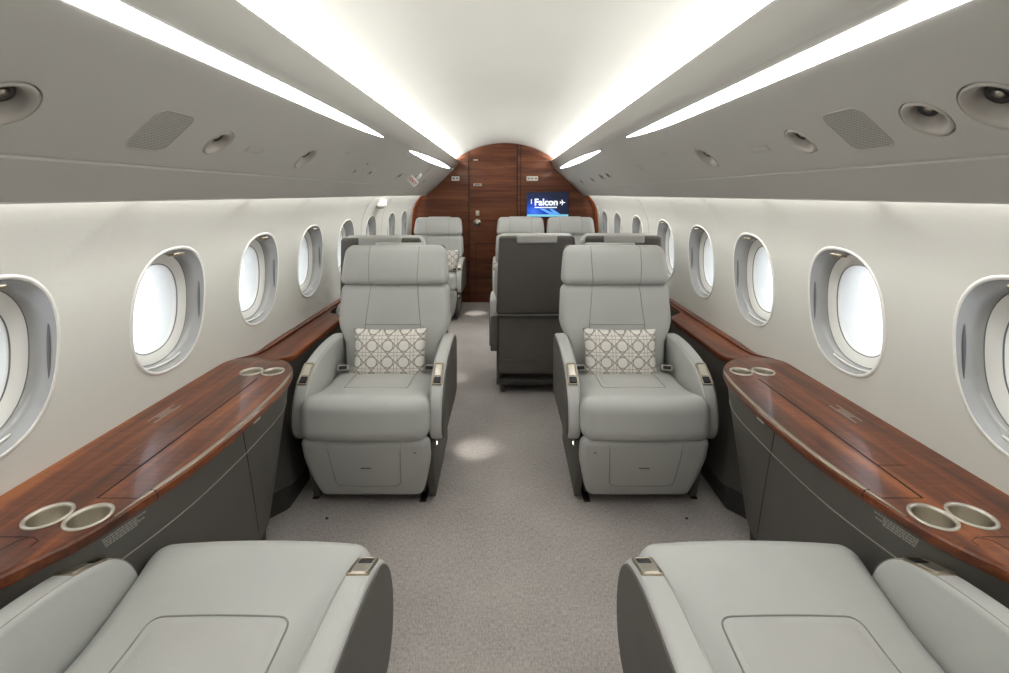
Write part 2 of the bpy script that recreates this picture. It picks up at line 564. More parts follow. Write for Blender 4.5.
k = 1
for side, wins in ((-1, WIN_L), (1, WIN_R)):
    for yc in wins:
        make_window(side, yc, k); k += 1

# floor
bm = bmesh.new()
box(bm, -1.12, 1.12, Y0, YB, -0.03, 0.0)
struct(obj('floor', bm, M['carpet'], smooth=False))

# ceiling vault
bm = bmesh.new()
prof = []
RT = 1.0
for kx in range(-24, 25):
    x = kx/24*0.60
    prof.append((x, 1.933 - (RT - math.sqrt(RT*RT - x*x))))
prof = [(-0.80, 1.685), (-0.80, 1.715), (-0.70, 1.722), (-0.64, 1.728)] + prof + [(0.64, 1.728), (0.70, 1.722), (0.80, 1.715), (0.80, 1.685)]
loft(bm, [[(x, y, z) for x, z in prof] for y in (Y0, YB)], closed=False)
struct(obj('ceiling', bm, M['ceil']))

# overhead panels (one each side): solid prisms with holes cut for lamps
SL = (-0.7305, 0.6830)          # up-slope direction (x shrinks, z grows)
def bin_pt(X): return (X, 1.295 + 0.935*(0.955-X))
BIN = [(0.955, 1.295)]
for X in (0.869,): BIN.append(bin_pt(X))
g = bin_pt(0.866); BIN += [(g[0]+0.0012, g[1]+0.0022), (g[0]-0.0008, g[1]+0.004)]
BIN.append(bin_pt(0.861))
BIN.append(bin_pt(0.606))
knee = catmull([(0.606, 1.6213), (0.588, 1.645), (0.574, 1.680), (0.566, 1.706), (0.5635, 1.716), (0.565, 1.722), (0.572, 1.724), (0.580, 1.718), (0.590, 1.698)], 4)
BIN += knee[1:]
BIN += [(0.62, 1.690), (0.81, 1.690), (0.90, 1.52), (0.895, 1.38), (0.918, 1.345), (0.952, 1.298), (0.9535, 1.2935)]

def bin_frame(side, Y, X, off=0.0):
    x, z = bin_pt(X)
    ez = Vector((-0.683*side, 0, -0.7305)); ey = Vector((-0.7305*side, 0, 0.683)); ex = ey.cross(ez)
    o = Vector((side*x, Y, z)) + ez*off
    return Matrix(((ex.x, ey.x, ez.x, o.x), (ex.y, ey.y, ez.y, o.y), (ex.z, ey.z, ez.z, o.z), (0, 0, 0, 1)))

LAMPS = {-1: [(0.748, .052), (1.312, .047), (1.888, .058), (0.25, .056)],
         1: [(0.762, .056), (0.892, .047), (1.272, .047), (1.862, .058), (0.25, .056)]}
XV = 0.787
def make_bin(real_side, name):
    side = -1          # built on one side, mirrored for the other
    bm = bmesh.new()
    loft(bm, [[(side*x, y, z) for x, z in BIN] for y in (Y0, YB)], True, True, True)
    bmesh.ops.recalc_face_normals(bm, faces=bm.faces)
    if bm.calc_volume(signed=True) < 0: bmesh.ops.reverse_faces(bm, faces=bm.faces)
    o = obj(name, bm, M['bin'], smooth=False, recalc=False)
    # rounded knee smooth
    for p in o.data.polygons:
        c = p.center
        if abs(c.x) < 0.607 and c.z < 1.73 and abs(p.normal.y) < 0.5: p.use_smooth = True
    cb = bmesh.new()
    for (y, r) in LAMPS[real_side]:
        t = bmesh.new()
        lathe(t, [(r, -0.045), (r, 0.03)], 40)
        t.transform(bin_frame(side, y, XV)); me = bpy.data.meshes.new('c'); t.to_mesh(me); t.free()
        cb.from_mesh(me)
    bmesh.ops.recalc_face_normals(cb, faces=cb.faces)
    cut = obj('cutter', cb, M['bin'])
    md = o.modifiers.new('b', 'BOOLEAN'); md.operation = 'DIFFERENCE'; md.object = cut; md.solver = 'EXACT'
    bpy.context.view_layer.update()
    me = bpy.data.meshes.new_from_object(o.evaluated_get(bpy.context.evaluated_depsgraph_get()))
    o.modifiers.clear(); o.data = me
    bpy.data.objects.remove(cut)
    if real_side > 0:
        b2 = bmesh.new(); b2.from_mesh(me)
        for v in b2.verts: v.co.x *= -1
        bmesh.ops.reverse_faces(b2, faces=b2.faces)
        b2.to_mesh(me); b2.free()
    return o

bins = {}
for side, nm in ((-1, 'left'), (1, 'right')):
    b = make_bin(side, 'overhead_panel')
    tag(b, 'long pale grey overhead panel with reading lights along the %s side of the cabin' % nm, 'overhead panel', 'overhead panels on both sides')
    bins[side] = b

def side_word(s): return 'left' if s < 0 else 'right'

# leaf shaped strip lights
def strip(side, ya, yb, fl, fu, label):
    bm = bmesh.new()
    n = 60; low = []; up = []
    for i in range(n+1):
        t = i/n
        y = ya + (yb-ya)*t
        low.append((y, fl(y, t))); up.append((y, fu(y, t)))
    loop = low + up[::-1][1:-1]
    def P(y, r, off):
        X = 0.8748/(r+0.935); x, z = bin_pt(X)
        return (side*(x - 0.683*off), y, z - 0.7305*off)
    A = [bm.verts.new(P(y, r, 0.0015)) for y, r in low]
    B = [bm.verts.new(P(y, r, 0.0015)) for y, r in up]
    C = [bm.verts.new(P(y, r, -0.004)) for y, r in low]
    D = [bm.verts.new(P(y, r, -0.004)) for y, r in up]
    for i in range(n):
        bm.faces.new((A[i], A[i+1], B[i+1], B[i]))
        bm.faces.new((C[i], D[i], D[i+1], C[i+1]))
        bm.faces.new((A[i], C[i], C[i+1], A[i+1]))
        bm.faces.new((B[i], B[i+1], D[i+1], D[i]))
    bm.faces.new((A[0], B[0], D[0], C[0])); bm.faces.new((A[n], C[n], D[n], B[n]))
    o = obj('strip_light', bm, M['lens'], smooth=False)
    tag(o, label, 'light', 'strip lights in the overhead panels')

for s in (-1, 1):
    def fl(y, t):
        b0 = .440 if s < 0 else .418
        return b0 if y < 1.7 else b0 + (.464-b0)*((y-1.7)/0.74)**2.2
    def fu(y, t):
        b0 = .497 if s < 0 else .474
        return b0 if y < 1.3 else b0 - (b0-.467)*((y-1.3)/1.14)**2.4
    strip(s, 0.30, 2.44, fl, fu, 'long white strip light tapering to a point on the %s overhead panel' % side_word(s))
    def fl2(y, t): return 0.452 - 0.034*math.sin(PI*t)**0.8 + 0.012*t
    def fu2(y, t): return 0.455 + 0.034*math.sin(PI*t)**0.8 + 0.012*t
    strip(s, 3.16, 5.36, fl2, fu2, 'short white leaf-shaped strip light near the front bulkhead, %s side' % side_word(s))

# reading lights
RL = {(-1, 0.748): 'round reading light at the far left edge, nearest the viewer on the left panel',
      (-1, 1.312): 'round reading light just beyond the grille on the left overhead panel',
      (-1, 1.888): 'round reading light farther along the left panel, before the row of small fittings',
      (-1, 0.25): 'round reading light aft of the view in the left overhead panel',
      (1, 0.762): 'round reading light cut by the right edge of the view on the right panel',
      (1, 0.892): 'round reading light between the right edge and the grille on the right panel',
      (1, 1.272): 'round reading light just beyond the grille on the right overhead panel',
      (1, 1.862): 'round reading light farthest along the right overhead panel',
      (1, 0.25): 'round reading light aft of the view in the right overhead panel'}
for side in (-1, 1):
    for (y, r) in LAMPS[side]:
        if y < 0.5: continue
        root = empty('reading_light'); root.matrix_world = bin_frame(side, y, XV)
        tag(root, RL[(side, y)], 'reading light', 'reading lights in the overhead panels')
        bm = bmesh.new()
        lathe(bm, [(r-.003, -.010), (r-.003, -.001), (r-.006, .002), (r-.010, .0005), (r-.016, -.006), (r*.62, -.022), (r*.52, -.030), (r*.50, -.040), (.002, -.040)], 40, False, True)
        obj('bezel', bm, M['bezel'], root)
        bm = bmesh.new()
        lathe(bm, [(r-.0005, -.040), (r-.0005, -.010), (r-.003, -.010)], 40, False, False)
        obj('gap_ring', bm, M['gasket'], root)
        bm = bmesh.new()
        rr = r*.36
        lathe(bm, [(.001, -.040), (rr*.9, -.040), (rr, -.030), (rr, -.016), (rr*.85, -.012), (rr*.6, -.016), (.002, -.018)], 24, True, True)
        bm.transform(Matrix.Translation((0, r*.22, 0)))
        obj('swivel_lamp', bm, M['steel'], root)
        bm = bmesh.new()
        lathe(bm, [(.001, -.0175), (rr*.45, -.0165), (rr*.5, -.0155), (.001, -.0145)], 20, True, True)
        bm.transform(Matrix.Translation((0, r*.22, 0)))
        obj('lamp_lens', bm, M['metal'], root)

# loudspeaker grilles
for side in (-1, 1):
    y = 1.088 if side < 0 else 1.063
    root = empty('grille'); root.matrix_world = bin_frame(side, y, XV-.004)
    tag(root, 'square perforated grille with rounded corners on the %s overhead panel' % side_word(side), 'grille', 'perforated grilles overhead')
    def rr(h, rad, z, n=6):
        out = []
        for q in range(4):
            cx = (h-rad)*(1 if q in (0, 3) else -1); cy = (h-rad)*(1 if q in (0, 1) else -1)
            for i in range(n+1):
                a = PI/2*q + PI/2*i/n
                out.append((cx+rad*math.cos(a), cy+rad*math.sin(a), z))
        return out
    bm = bmesh.new()
    loft(bm, [rr(.0615, .024, -.002), rr(.0615, .024, .0012), rr(.059, .022, .0018), rr(.058, .021, .0005)], True)
    obj('rim', bm, M['bezel'], root)
    bm = bmesh.new()
    loft(bm, [rr(.058, .021, -.002), rr(.058, .021, .0007)], True, True, True)
    obj('mesh_panel', bm, M['grille'], root, smooth=False)

# small placards and fittings along the overhead panels
def plate(side, y, w, h, nm, m, label, cat, dX=0, th=.0015, group=None, rim=True):
    root = empty(nm); root.matrix_world = bin_frame(side, y, XV+dX)
    tag(root, label, cat, group)
    bm = bmesh.new(); box(bm, -w/2, w/2, -h/2, h/2, -.002, th, .0006, 1); obj('face', bm, m, root, smooth=False)
    if rim:
        bm = bmesh.new(); z = th
        tube(bm, [(-w/2, -h/2, z), (w/2, -h/2, z), (w/2, h/2, z), (-w/2, h/2, z)], .0009, 4, True)
        obj('edge', bm, M['bezel'], root)
    return root
plate(-1, 1.50, .088, .020, 'placard', M['bin'], 'small blank rectangular placard between two reading lights on the left panel', 'placard', group='blank placards overhead')
plate(1, 1.47, .088, .020, 'placard', M['bin'], 'small blank rectangular placard between two reading lights on the right panel', 'placard', group='blank placards overhead')

def knob(side, y, dX, r, nm, m, label, cat, group=None, long=0):
    root = empty(nm); root.matrix_world = bin_frame(side, y, XV+dX)
    tag(root, label, cat, group)
    bm = bmesh.new()
    lathe(bm, [(r, -.002), (r, .002), (r*.9, .004), (r*.6, .004), (r*.55, .001), (.001, .001)], 20, True, True)
    if long: bm.transform(Matrix.Scale(long, 4, (1, 0, 0)))
    obj('ring', bm, M['bezel'], root)
    bm = bmesh.new()
    lathe(bm, [(.001, .0012), (r*.5, .0012), (r*.42, .004), (.001, .006)], 16, True, True)
    if long: bm.transform(Matrix.Scale(long, 4, (1, 0, 0)))
    obj('nozzle', bm, m, root)
G = 'small fittings on the overhead panels'
knob(-1, 2.62, -.030, .010, 'sensor_button', M['steel'], 'tiny round sensor on the left panel, upper of the pair past the last reading light', 'sensor', G)
knob(-1, 2.55, .018, .017, 'ceiling_sensor', M['steel'], 'small round sensor with dark centre on the left panel, lower of the pair', 'sensor', G)
knob(-1, 2.82, .012, .022, 'air_nozzle', M['black'], 'dark oval air nozzle just before the exit sign on the left panel', 'air nozzle', G, 1.3)
knob(-1, 3.56, .0, .040, 'air_outlet', M['steel'], 'dark oval air outlet right beside the exit sign, left panel', 'air outlet', G, 1.4)
knob(-1, 4.70, .012, .026, 'air_nozzle', M['steel'], 'grey oval air nozzle beyond the exit sign, last on the left panel', 'air nozzle', G, 1.4)
knob(1, 3.62, -.004, .042, 'air_nozzle', M['black'], 'oval air nozzle on the right panel, nearest of the far row of four', 'air nozzle', G, 1.5)
knob(1, 3.88, -.004, .042, 'air_nozzle', M['black'], 'oval air nozzle on the right panel, second nearest of the far row', 'air nozzle', G, 1.5)
knob(1, 4.35, .008, .042, 'air_nozzle', M['steel'], 'oval air nozzle on the right panel, third of the far row', 'air nozzle', G, 1.5)
knob(1, 4.95, .012, .042, 'air_nozzle', M['steel'], 'oval air nozzle on the right panel, closest to the bulkhead', 'air nozzle', G, 1.5)
plate(1, 2.72, .045, .060, 'switch_plate', M['bezel'], 'small square plate midway along the right overhead panel', 'plate', -.012)
plate(1, 2.22, .060, .012, 'placard', M['bezel'], 'tiny thin placard past the last right reading light', 'placard', -.055, rim=False)
plate(-1, 2.22, .060, .012, 'placard', M['bezel'], 'tiny thin placard past the last left reading light', 'placard', -.055, rim=False)
plate(-1, 4.35, .05, .10, 'access_plate', M['bezel'], 'slim grey plate above the exit sign on the left panel', 'plate', -.085)

# exit sign
_f = bin_frame(-1, 3.95, .790)
_ez = _f.col[2].to_3d(); _ey = _f.col[1].to_3d(); _eo = _f.col[3].to_3d(); _n = _ez.cross(_ey)
root = empty('exit_sign'); root.matrix_world = Matrix(((_ez.x, _ey.x, _n.x, _eo.x), (_ez.y, _ey.y, _n.y, _eo.y), (_ez.z, _ey.z, _n.z, _eo.z), (0, 0, 0, 1)))
tag(root, 'small white exit sign with red letters standing out from the left overhead panel', 'sign')
bm = bmesh.new(); rbox(bm, .044, .030, .006, .005, (.040, 0, 0), nm=2); obj('sign_box', bm, M['white'], root)
bm = text_bm('EXIT', .036, .0006, .0006); bm.transform(Matrix.Translation((.042, 0, .0066)))
obj('lettering', bm, M['red'], root, smooth=False)
root = empty('emergency_lamp'); root.matrix_world = bin_frame(-1, 4.16, XV-.022)
tag(root, 'white domed emergency lamp beside the exit sign', 'lamp')
bm = bmesh.new(); lathe(bm, [(.046, -.002), (.046, .006), (.040, .010)], 28); obj('lamp_base', bm, M['bezel'], root)
bm = bmesh.new(); lathe(bm, [(.038, .009), (.035, .020), (.025, .028), (.010, .032), (.001, .033)], 28); obj('dome', bm, M['white'], root)

# ------------------------------------------------------------------ bulkheads
bm = bmesh.new()
def bulk_outline(inset=0.0, n=40):
    pts = []
    for i in range(n+1):
        z = 0.0 + 1.40*i/n
        pts.append((min(1.16, wallx(z)+.03), z))
    pts += [(1.0, 1.42), (.9, 1.6), (.80, 1.72)]
    for i in range(24, -1, -1):
        x = .62*i/24
        pts.append((x, 1.945-(RT-math.sqrt(RT*RT-x*x))))
    full = pts + [(-x, z) for x, z in reversed(pts[:-1])]
    return full
out = bulk_outline()
loft(bm, [[(x, YB-.012, z) for x, z in out], [(x, YB+.03, z) for x, z in out]], True, True, True)
wall_front = struct(obj('wall_front', bm, M['wood_b'], smooth=False))
bm = bmesh.new(); loft(bm, [[(x, Y0-.03, z) for x, z in out], [(x, Y0, z) for x, z in out]], True, True, True)
struct(obj('wall_back', bm, M['wall'], smooth=False))

YF = YB-.012
# walnut edging ring where the lining meets the bulkhead
for s in (-1, 1):
    bm = bmesh.new()
    zs = [0.55+0.80*i/20 for i in range(21)]
    loops = []
    for z in zs:
        x = wallx(z)
        loops.append([(s*(x+.01), YF-.11, z), (s*(x-.012), YF-.11, z), (s*(x-.028), YF-.03, z), (s*(x-.028), YF+.002, z), (s*(x+.01), YF+.002, z)])
    loft(bm, loops, True, True, True)
    struct(obj('trim_%d' % (1 if s < 0 else 2), bm, M['wood_t']))
# seams on the bulkhead
bm = bmesh.new()
for x in (.150, .190):
    box(bm, x-.004, x+.004, YF-.003, YF+.001, .0, 1.914)
box(bm, -.446, -.438, YF-.003, YF+.001, 0, 1.822)
struct(obj('trim_3', bm, M['groove'], smooth=False))
# door leaf
door = empty('door_1', (-.14, YF, 0)); struct(door)
bm = bmesh.new()
top = []
for i in range(21):
    x = -.284 + .566*i/20; X = x-.14
    top.append((x, 1.929-(RT-math.sqrt(RT*RT-X*X))))
loop = [(-.284, .004)] + top + [(.282, .004)]
loft(bm, [[(x, -.006, z) for x, z in loop], [(x, .0, z) for x, z in loop]], True, True, True)
obj('door_leaf', bm, M['wood_b'], door, smooth=False)
bm = bmesh.new()
box(bm, -.215, .21, -.008, -.005, .711, .717); box(bm, -.215, -.209, -.008, -.005, .05, .717)
box(bm, -.215, .21, -.008, -.005, .47, .474)
box(bm, -.286, -.282, -.0075, -.001, .0, 1.84)
box(bm, .281, .2845, -.0075, -.001, .0, 1.92)
obj('panel_seam', bm, M['groove'], door, smooth=False)
def dx(px): return (px-505)/477*YF + .14
def dz(py): return EYE - (py-194)/477*YF
hd = Matrix.Translation((dx(477.3), -.006, dz(222.5))) @ Matrix.Rotation(PI/2, 4, 'X')
bm = bmesh.new(); lathe(bm, [(.044, 0), (.044, .004), (.040, .007), (.030, .007), (.030, .014), (.026, .022), (.018, .024), (.001, .024)], 28)
obj('door_knob', bm, M['metal'], door, mw=hd)
bm = bmesh.new(); box(bm, dx(477.5)-.022, dx(477.5)+.022, -.012, -.005, dz(213)-.034, dz(213)+.03, .004, 2)
obj('lock_plate', bm, M['metal'], door)
bm = bmesh.new(); rbox(bm, .050, .005, .014, .0045, (dx(477.5), -.008, dz(184.8)), nm=2)
obj('latch_ring', bm, M['metal'], door)
bm = bmesh.new(); rbox(bm, .040, .005, .008, .0045, (dx(477.5), -.0105, dz(184.8)), nm=2)
obj('latch_slot', bm, M['gasket'], door)
bm = bmesh.new(); box(bm, dx(475.6)-.028, dx(475.6)+.028, -.009, -.005, dz(160)-.006, dz(160)+.006, .001, 1)
obj('door_placard', bm, M['metal'], door)

def wx(px): return (px-505)/477*YF
# switch plates either side of the door
for (px, n, lab) in ((455.5, 2, 'small white switch plate on the bulkhead left of the door'), (532.3, 3, 'white plate of three switches on the bulkhead above the screen')):
    root = empty('switch_plate', (wx(px), YF, dz(178.5))); tag(root, lab, 'switch')
    w = .043*n
    bm = bmesh.new(); box(bm, -w/2-.004, w/2+.004, -.006, .001, -.027, .027, .003, 2); obj('plate', bm, M['white'], root)
    for i in range(n):
        bm = bmesh.new(); x = (i-(n-1)/2)*.043
        box(bm, x-.014, x+.014, -.0085, -.005, -.012, .012, .002, 1); obj('switch', bm, M['print'], root)

# monitor
root = empty('wall_monitor', (wx(547.4), YF, dz(204.4)))
tag(root, 'small lit wall monitor showing white lettering on a blue starry picture', 'monitor')
bm = bmesh.new(); box(bm, -.256, .256, -.030, .001, -.154, .152, .004, 2); obj('casing', bm, M['black'], root)
bm = bmesh.new(); box(bm, -.250, .250, -.0315, -.029, -.148, .146); scr = obj('screen', bm, M['screen'], root, smooth=False)
def on_screen(bm, m, name, x, z, y=-.0322):
    bm.transform(Matrix.Translation((x, y, z)) @ Matrix.Rotation(PI/2, 4, 'X'))
    return obj(name, bm, m, scr, smooth=False)
t = text_bm('Falcon', .110, .0004, .0028); on_screen(t, M['scr_white'], 'lettering', -.018, .024)
bm = bmesh.new(); box(bm, -.0045, .0045, -.030, .026, -.0003, .0003); on_screen(bm, M['scr_white'], 'bar_mark', -.196, .036)
bm = bmesh.new()
x = -.155
random.seed(2)
while x < .10:
    w = random.uniform(.006, .016); box(bm, x, x+w, -.006, .006, -.0003, .0003); x += w+.003
on_screen(bm, M['scr_white'], 'small_lettering', .0, -.036)
# aeroplane mark, nose to the right
def plane2d():
    return [(.034, 0), (.028, .004), (.008, .005), (-.006, .034), (-.013, .034), (-.006, .005), (-.022, .004), (-.028, .014), (-.033, .014), (-.030, 0),
            (-.033, -.014), (-.028, -.014), (-.022, -.004), (-.006, -.005), (-.013, -.034), (-.006, -.034), (.008, -.005), (.028, -.004)]
bm = bmesh.new(); loft(bm, [[(x, z, -.0003) for x, z in plane2d()], [(x, z, .0003) for x, z in plane2d()]], True, True, True)
on_screen(bm, M['scr_white'], 'aeroplane_mark', .180, .024)
bm = bmesh.new(); box(bm, -.249, .249, -.014, .014, -.0003, .0003); on_screen(bm, M['scr_cyan'], 'picture_band', 0, -.133)
bm = bmesh.new()
for (a, b2, c, d) in ((-.10, -.05, .02, .10), (0.02, .05, .08, .15)):
    v = [bm.verts.new(p) for p in ((a, 0.035, 0), (b2, 0.035, 0), (d, -.030, 0), (c, -.030, 0))]; bm.faces.new(v)
on_screen(bm, M['scr_streak'], 'light_streak', 0, -.085)

# ------------------------------------------------------------------ side ledges and cabinets
RIM = [(-1.35, 1.02), (0.30, 1.02), (.60, .985), (.74, .935), (.83, .880), (.91, .830), (.95, .812), (1.047, .789), (1.13, .772), (1.22, .761), (1.396, .756), (1.55, .760), (1.694, .771), (1.78, .792), (1.85, .826), (1.90, .865), (1.945, .905), (1.975, .936), (2.02, .937), (5.9, .937)]
SO = 0.0            # the right-hand ledge stands a touch farther from the viewer's axis
def rimx(y):
    if y >= 1.975:
        t = min(1, max(0, (y-2.76)/.17)); t = t*t*(3-2*t)      # narrow shelf behind the forward seats
        return (.937+SO)*(1-t) + 1.076*t
    return smooth_interp(y, RIM[:-2] + [(2.0, .937)]) + SO
def ledz(y):
    t = min(1, max(0, (y-1.86)/.30)); t = t*t*(3-2*t)
    return .648 + (.597-.648)*t
ys = [Y0, -.8, -.3, 0, .2]
y = .3
while y < 2.22: ys.append(round(y, 4)); y += .025
ys += [1.9125, 1.9375, 1.9625, 1.9875]
ys += [2.4, 2.7, 2.76, 2.79, 2.82, 2.845, 2.87, 2.9, 2.93, 3, 4, 5, YF]
ys = sorted(set(ys))
CUPS = {-1: [(.985, .943), (.982, .857), (1.785, .949), (1.785, .868)], 1: [(.985, .963), (.982, .881), (1.785, .966), (1.785, .884)]}
CUPR = [.038, .038, .036, .036]

def make_ledge(side):
    global SO
    SO = .022 if side > 0 else 0.0
    nm = side_word(side)
    root = empty('side_ledge', (side*1.0, 0, .6))
    tag(root, 'glossy walnut side ledge with metal cup holders under the %s windows' % nm, 'ledge', 'walnut side ledges')
    inv = Matrix.Translation((-side*1.0, 0, -.6))
    bm = bmesh.new(); loops = []; sx0 = .891 + SO
    for y in ys:
        r, z = rimx(y), ledz(y)
        xw = wallx(z)+.012
        sec = [(xw, z), (r+.012, z), (r+.004, z-.0015), (r+.0005, z-.006), (r, z-.012), (r+.0005, z-.020), (r+.003, z-.026), (r+.012, z-.030), (xw, z-.030)]
        loops.append([(side*x, y, zz) for x, zz in sec])
    loft(bm, loops, True, True, True)
    bm.transform(inv)
    top = obj('top_board', bm, M['wood_l'], root, smooth=True)
    cb = bmesh.new()
    for (cy, cx), cr in zip(CUPS[side], CUPR):
        t = bmesh.new(); lathe(t, [(cr, -.09), (cr, .03)], 40)
        t.transform(Matrix.Translation((side*cx, cy, ledz(cy))))
        me = bpy.data.meshes.new('c'); t.to_mesh(me); t.free(); cb.from_mesh(me)
    bmesh.ops.recalc_face_normals(cb, faces=cb.faces)
    cb.transform(inv)
    cut = obj('cutter', cb, M['groove']); cut.parent = root
    md = top.modifiers.new('b', 'BOOLEAN'); md.operation = 'DIFFERENCE'; md.object = cut; md.solver = 'EXACT'
    bpy.context.view_layer.update()
    me = bpy.data.meshes.new_from_object(top.evaluated_get(bpy.context.evaluated_depsgraph_get()))
    top.modifiers.clear(); top.data = me
    bpy.data.objects.remove(cut)
    bmx = bmesh.new(); bmx.from_mesh(me)
    for e in bmx.edges:
        if len(e.link_faces) == 2 and e.calc_face_angle(0) > math.radians(28): e.smooth = False
    for f in bmx.faces: f.smooth = True
    # the two flat sheets stay flat so the cuts do not bend the shading
    for f in bmx.faces:
        if abs(f.normal.z) > .9995: f.smooth = False
    bmx.to_mesh(me); bmx.free()
    for (cy, cx), cr in zip(CUPS[side], CUPR):
        bm = bmesh.new()
        lathe(bm, [(cr+.0045, .0002), (cr+.004, .0025), (cr, .0035), (cr-.003, .0015), (cr-.004, -.004), (cr-.0045, -.045), (cr-.008, -.050), (.001, -.050)], 40, False, True)
        bm.transform(Matrix.Translation((side*(cx-1.0), cy, ledz(cy)-.6)))
        obj('cup_holder', bm, M['metal'], root)
    def line(nm_, pts, m, r=.0016, rz=0):
        bm = bmesh.new()
        tube(bm, [(side*(x-1.0), y, ledz(y)-.6+rz) for y, x in pts], r, 5)
        obj(nm_, bm, m, root)
    # champagne inlay along the rounded edge
    bm = bmesh.new(); n = 40; Lo = []
    for i in range(n+1):
        y = .985 + (1.80-.985)*i/n
        r = rimx(y); z = ledz(y)-.6
        wd = .011*min(1, (i/n)/.14+.05, (1-i/n)/.10+.05)
        a, b2 = r+.0035, r+.0035+wd
        Lo.append([(side*(a-1.0), y, z-.003), (side*(a-1.0), y, z+.0004), (side*(b2-1.0), y, z+.0012), (side*(b2-1.0), y, z-.003)])
    loft(bm, Lo, True, True, True); obj('metal_inlay', bm, M['bronze'], root)
    # slot of the fold-out table and board joints
    bm = bmesh.new()
    for (y0, y1, x) in ((1.043, 1.715, sx0),):
        box(bm, min(side*(x-.0025-1), side*(x+.0025-1)), max(side*(x-.0025-1), side*(x+.0025-1)), y0, y1, .0475, .0487)
    obj('table_slot', bm, M['groove'], root, smooth=False)
    line('board_joint', [(1.043, sx0), (1.043, rimx(1.043)+.012)], M['groove'], .0008)
    line('board_joint', [(1.17, sx0), (1.17, sx0+.075)], M['groove'], .0007)
    line('board_joint', [(.70, .955), (.88, .945), (.915, .935), (.925, .915), (.915, .895), (.90, .895)], M['groove'], .0008)
    line('board_joint', [(.925, .925), (.925, 1.02)], M['groove'], .0007)
    # break in the rim
    bm = bmesh.new(); y = 1.075; r = rimx(y)
    tube(bm, [(side*(r+.014-1), y-.004, .0485), (side*(r+.004-1), y-.003, .047), (side*(r-1-.0002), y, .034), (side*(r+.0045-1), y+.002, .021)], .0018, 5)
    obj('rim_break', bm, M['groove'], root)
    # little pull latch on the underside of the rim
    y = 1.46; r = rimx(y)
    bm = bmesh.new(); rbox(bm, .003, .020, .0035, .0025, (side*(r+.004-1), y, .020), nm=2)
    obj('pull_latch', bm, M['metal'], root)
    # printed caution lines
    bm = bmesh.new()
    for (yy0, yy1, x) in ((1.385, 1.50, 1.020), (1.395, 1.505, 1.045), (1.42, 1.475, 1.028), (1.42, 1.475, 1.036)):
        box(bm, min(side*(x-1.0018), side*(x-.9982)), max(side*(x-1.0018), side*(x-.9982)), yy0, yy1, .0478, .0484)
    obj('printed_caution', bm, M['print'], root, smooth=False)
    # moulding against the wall farther forward
    bm = bmesh.new(); Lo = []
    for y in [1.91, 1.96, 2.0, 2.05, 2.1, 2.16, 2.25, 2.5, 3, 4, 5, YF]:
        z = ledz(y)-.6; tt = min(1, (y-1.90)/.35); h = .012*tt
        xw = wallx(ledz(y))+.004; qx = xw-(xw-1.086)*max(.05, tt)
        Lo.append([(side*(qx-1), y, z-.001), (side*(qx+.002-1), y, z+h*.8), (side*(min(qx+.010, xw)-1), y, z+h), (side*(xw-1), y, z+h+.004*tt), (side*(xw-1), y, z-.001)])
    loft(bm, Lo, True, True, True); obj('wall_moulding', bm, M['wood_l'], root)
    return root
for s in (-1, 1): make_ledge(s)

def facex(y, z):
    r = rimx(y)
    a = r + .014 + max(0, .62-z)*.14
    b = .952 + SO - max(0, .56-z)*.155
    q = min(1, max(0, (y-2.76)/.17)); q = q*q*(3-2*q)
    b = b*(1-q) + 1.080*q
    t = min(1, max(0, (y-1.86)/.14)); t = t*t*(3-2*t)
    return a*(1-t) + b*t
def make_cabinet(side):
    global SO
    SO = .022 if side > 0 else 0.0
    nm = side_word(side)
    root = empty('side_cabinet', (side*1.0, 0, 0))
    tag(root, 'charcoal curved side cabinet under the walnut ledge on the %s' % nm, 'cabinet', 'charcoal side cabinets')
    bm = bmesh.new(); Lo = []
    for y in ys:
        zt = ledz(y)-.029
        zs = [zt, .45, .3, .105]
        Lo.append([(side*(1.112-1), y, .48), (side*(min(1.108, facex(y, .5)+.012)-1), y, .48), (side*(min(1.106, facex(y, zt)+.006)-1), y, zt)] + [(side*(facex(y, z)-1), y, z) for z in zs] + [(side*(1.112-1), y, .105)])
    loft(bm, Lo, True, True, True)
    o = obj('curved_panel', bm, M['cabinet'], root); sharpen(o, 40)
    bm = bmesh.new(); Lo = []
    for y in ys:
        Lo.append([(side*(1.112-1), y, .104), (side*(facex(y, .105)+.012-1), y, .104), (side*(facex(y, .105)+.018-1), y, .001), (side*(1.112-1), y, .001)])
    loft(bm, Lo, True, True, True); o = obj('kick_panel', bm, M['kick'], root); sharpen(o, 40)
    # pale inlay line
    bm = bmesh.new()
    tube(bm, [(side*(facex(y, .53)-.0004-1), y, .53) for y in ys if .6 < y < 1.97], .0018, 5)
    obj('inlay_line', bm, M['trimgrey'], root)
    # raked joint between the two doors
    bm = bmesh.new()
    pts = []
    for i in range(9):
        t = i/8; y = 1.40+.26*t; z = .618-.513*t
        pts.append((side*(facex(y, z)-1), y, z))
    tube(bm, pts, .0016, 5)
    obj('door_joint', bm, M['black'], root)
    # printed instruction block
    bm = bmesh.new()
    random.seed(7)
    for row in range(4):
        z = .606 - row*.0062
        y = .972 + .003*row; yend = 1.062 - (.016 if row in (1, 3) else 0)
        while y < yend:
            w = random.uniform(.004, .010)
            x = facex(y, z)-.0006; x2 = facex(min(y+w, yend), z)-.0006
            v = [bm.verts.new((side*(a-1), b2, c)) for a, b2, c in ((x, y, z-.0019), (x2, y+w, z-.0019), (x2, y+w, z+.0019), (x, y, z+.0019))]
            bm.faces.new(v); y += w + .0014
    obj('printed_instructions', bm, M['print'], root, smooth=False)
for s in (-1, 1): make_cabinet(s)

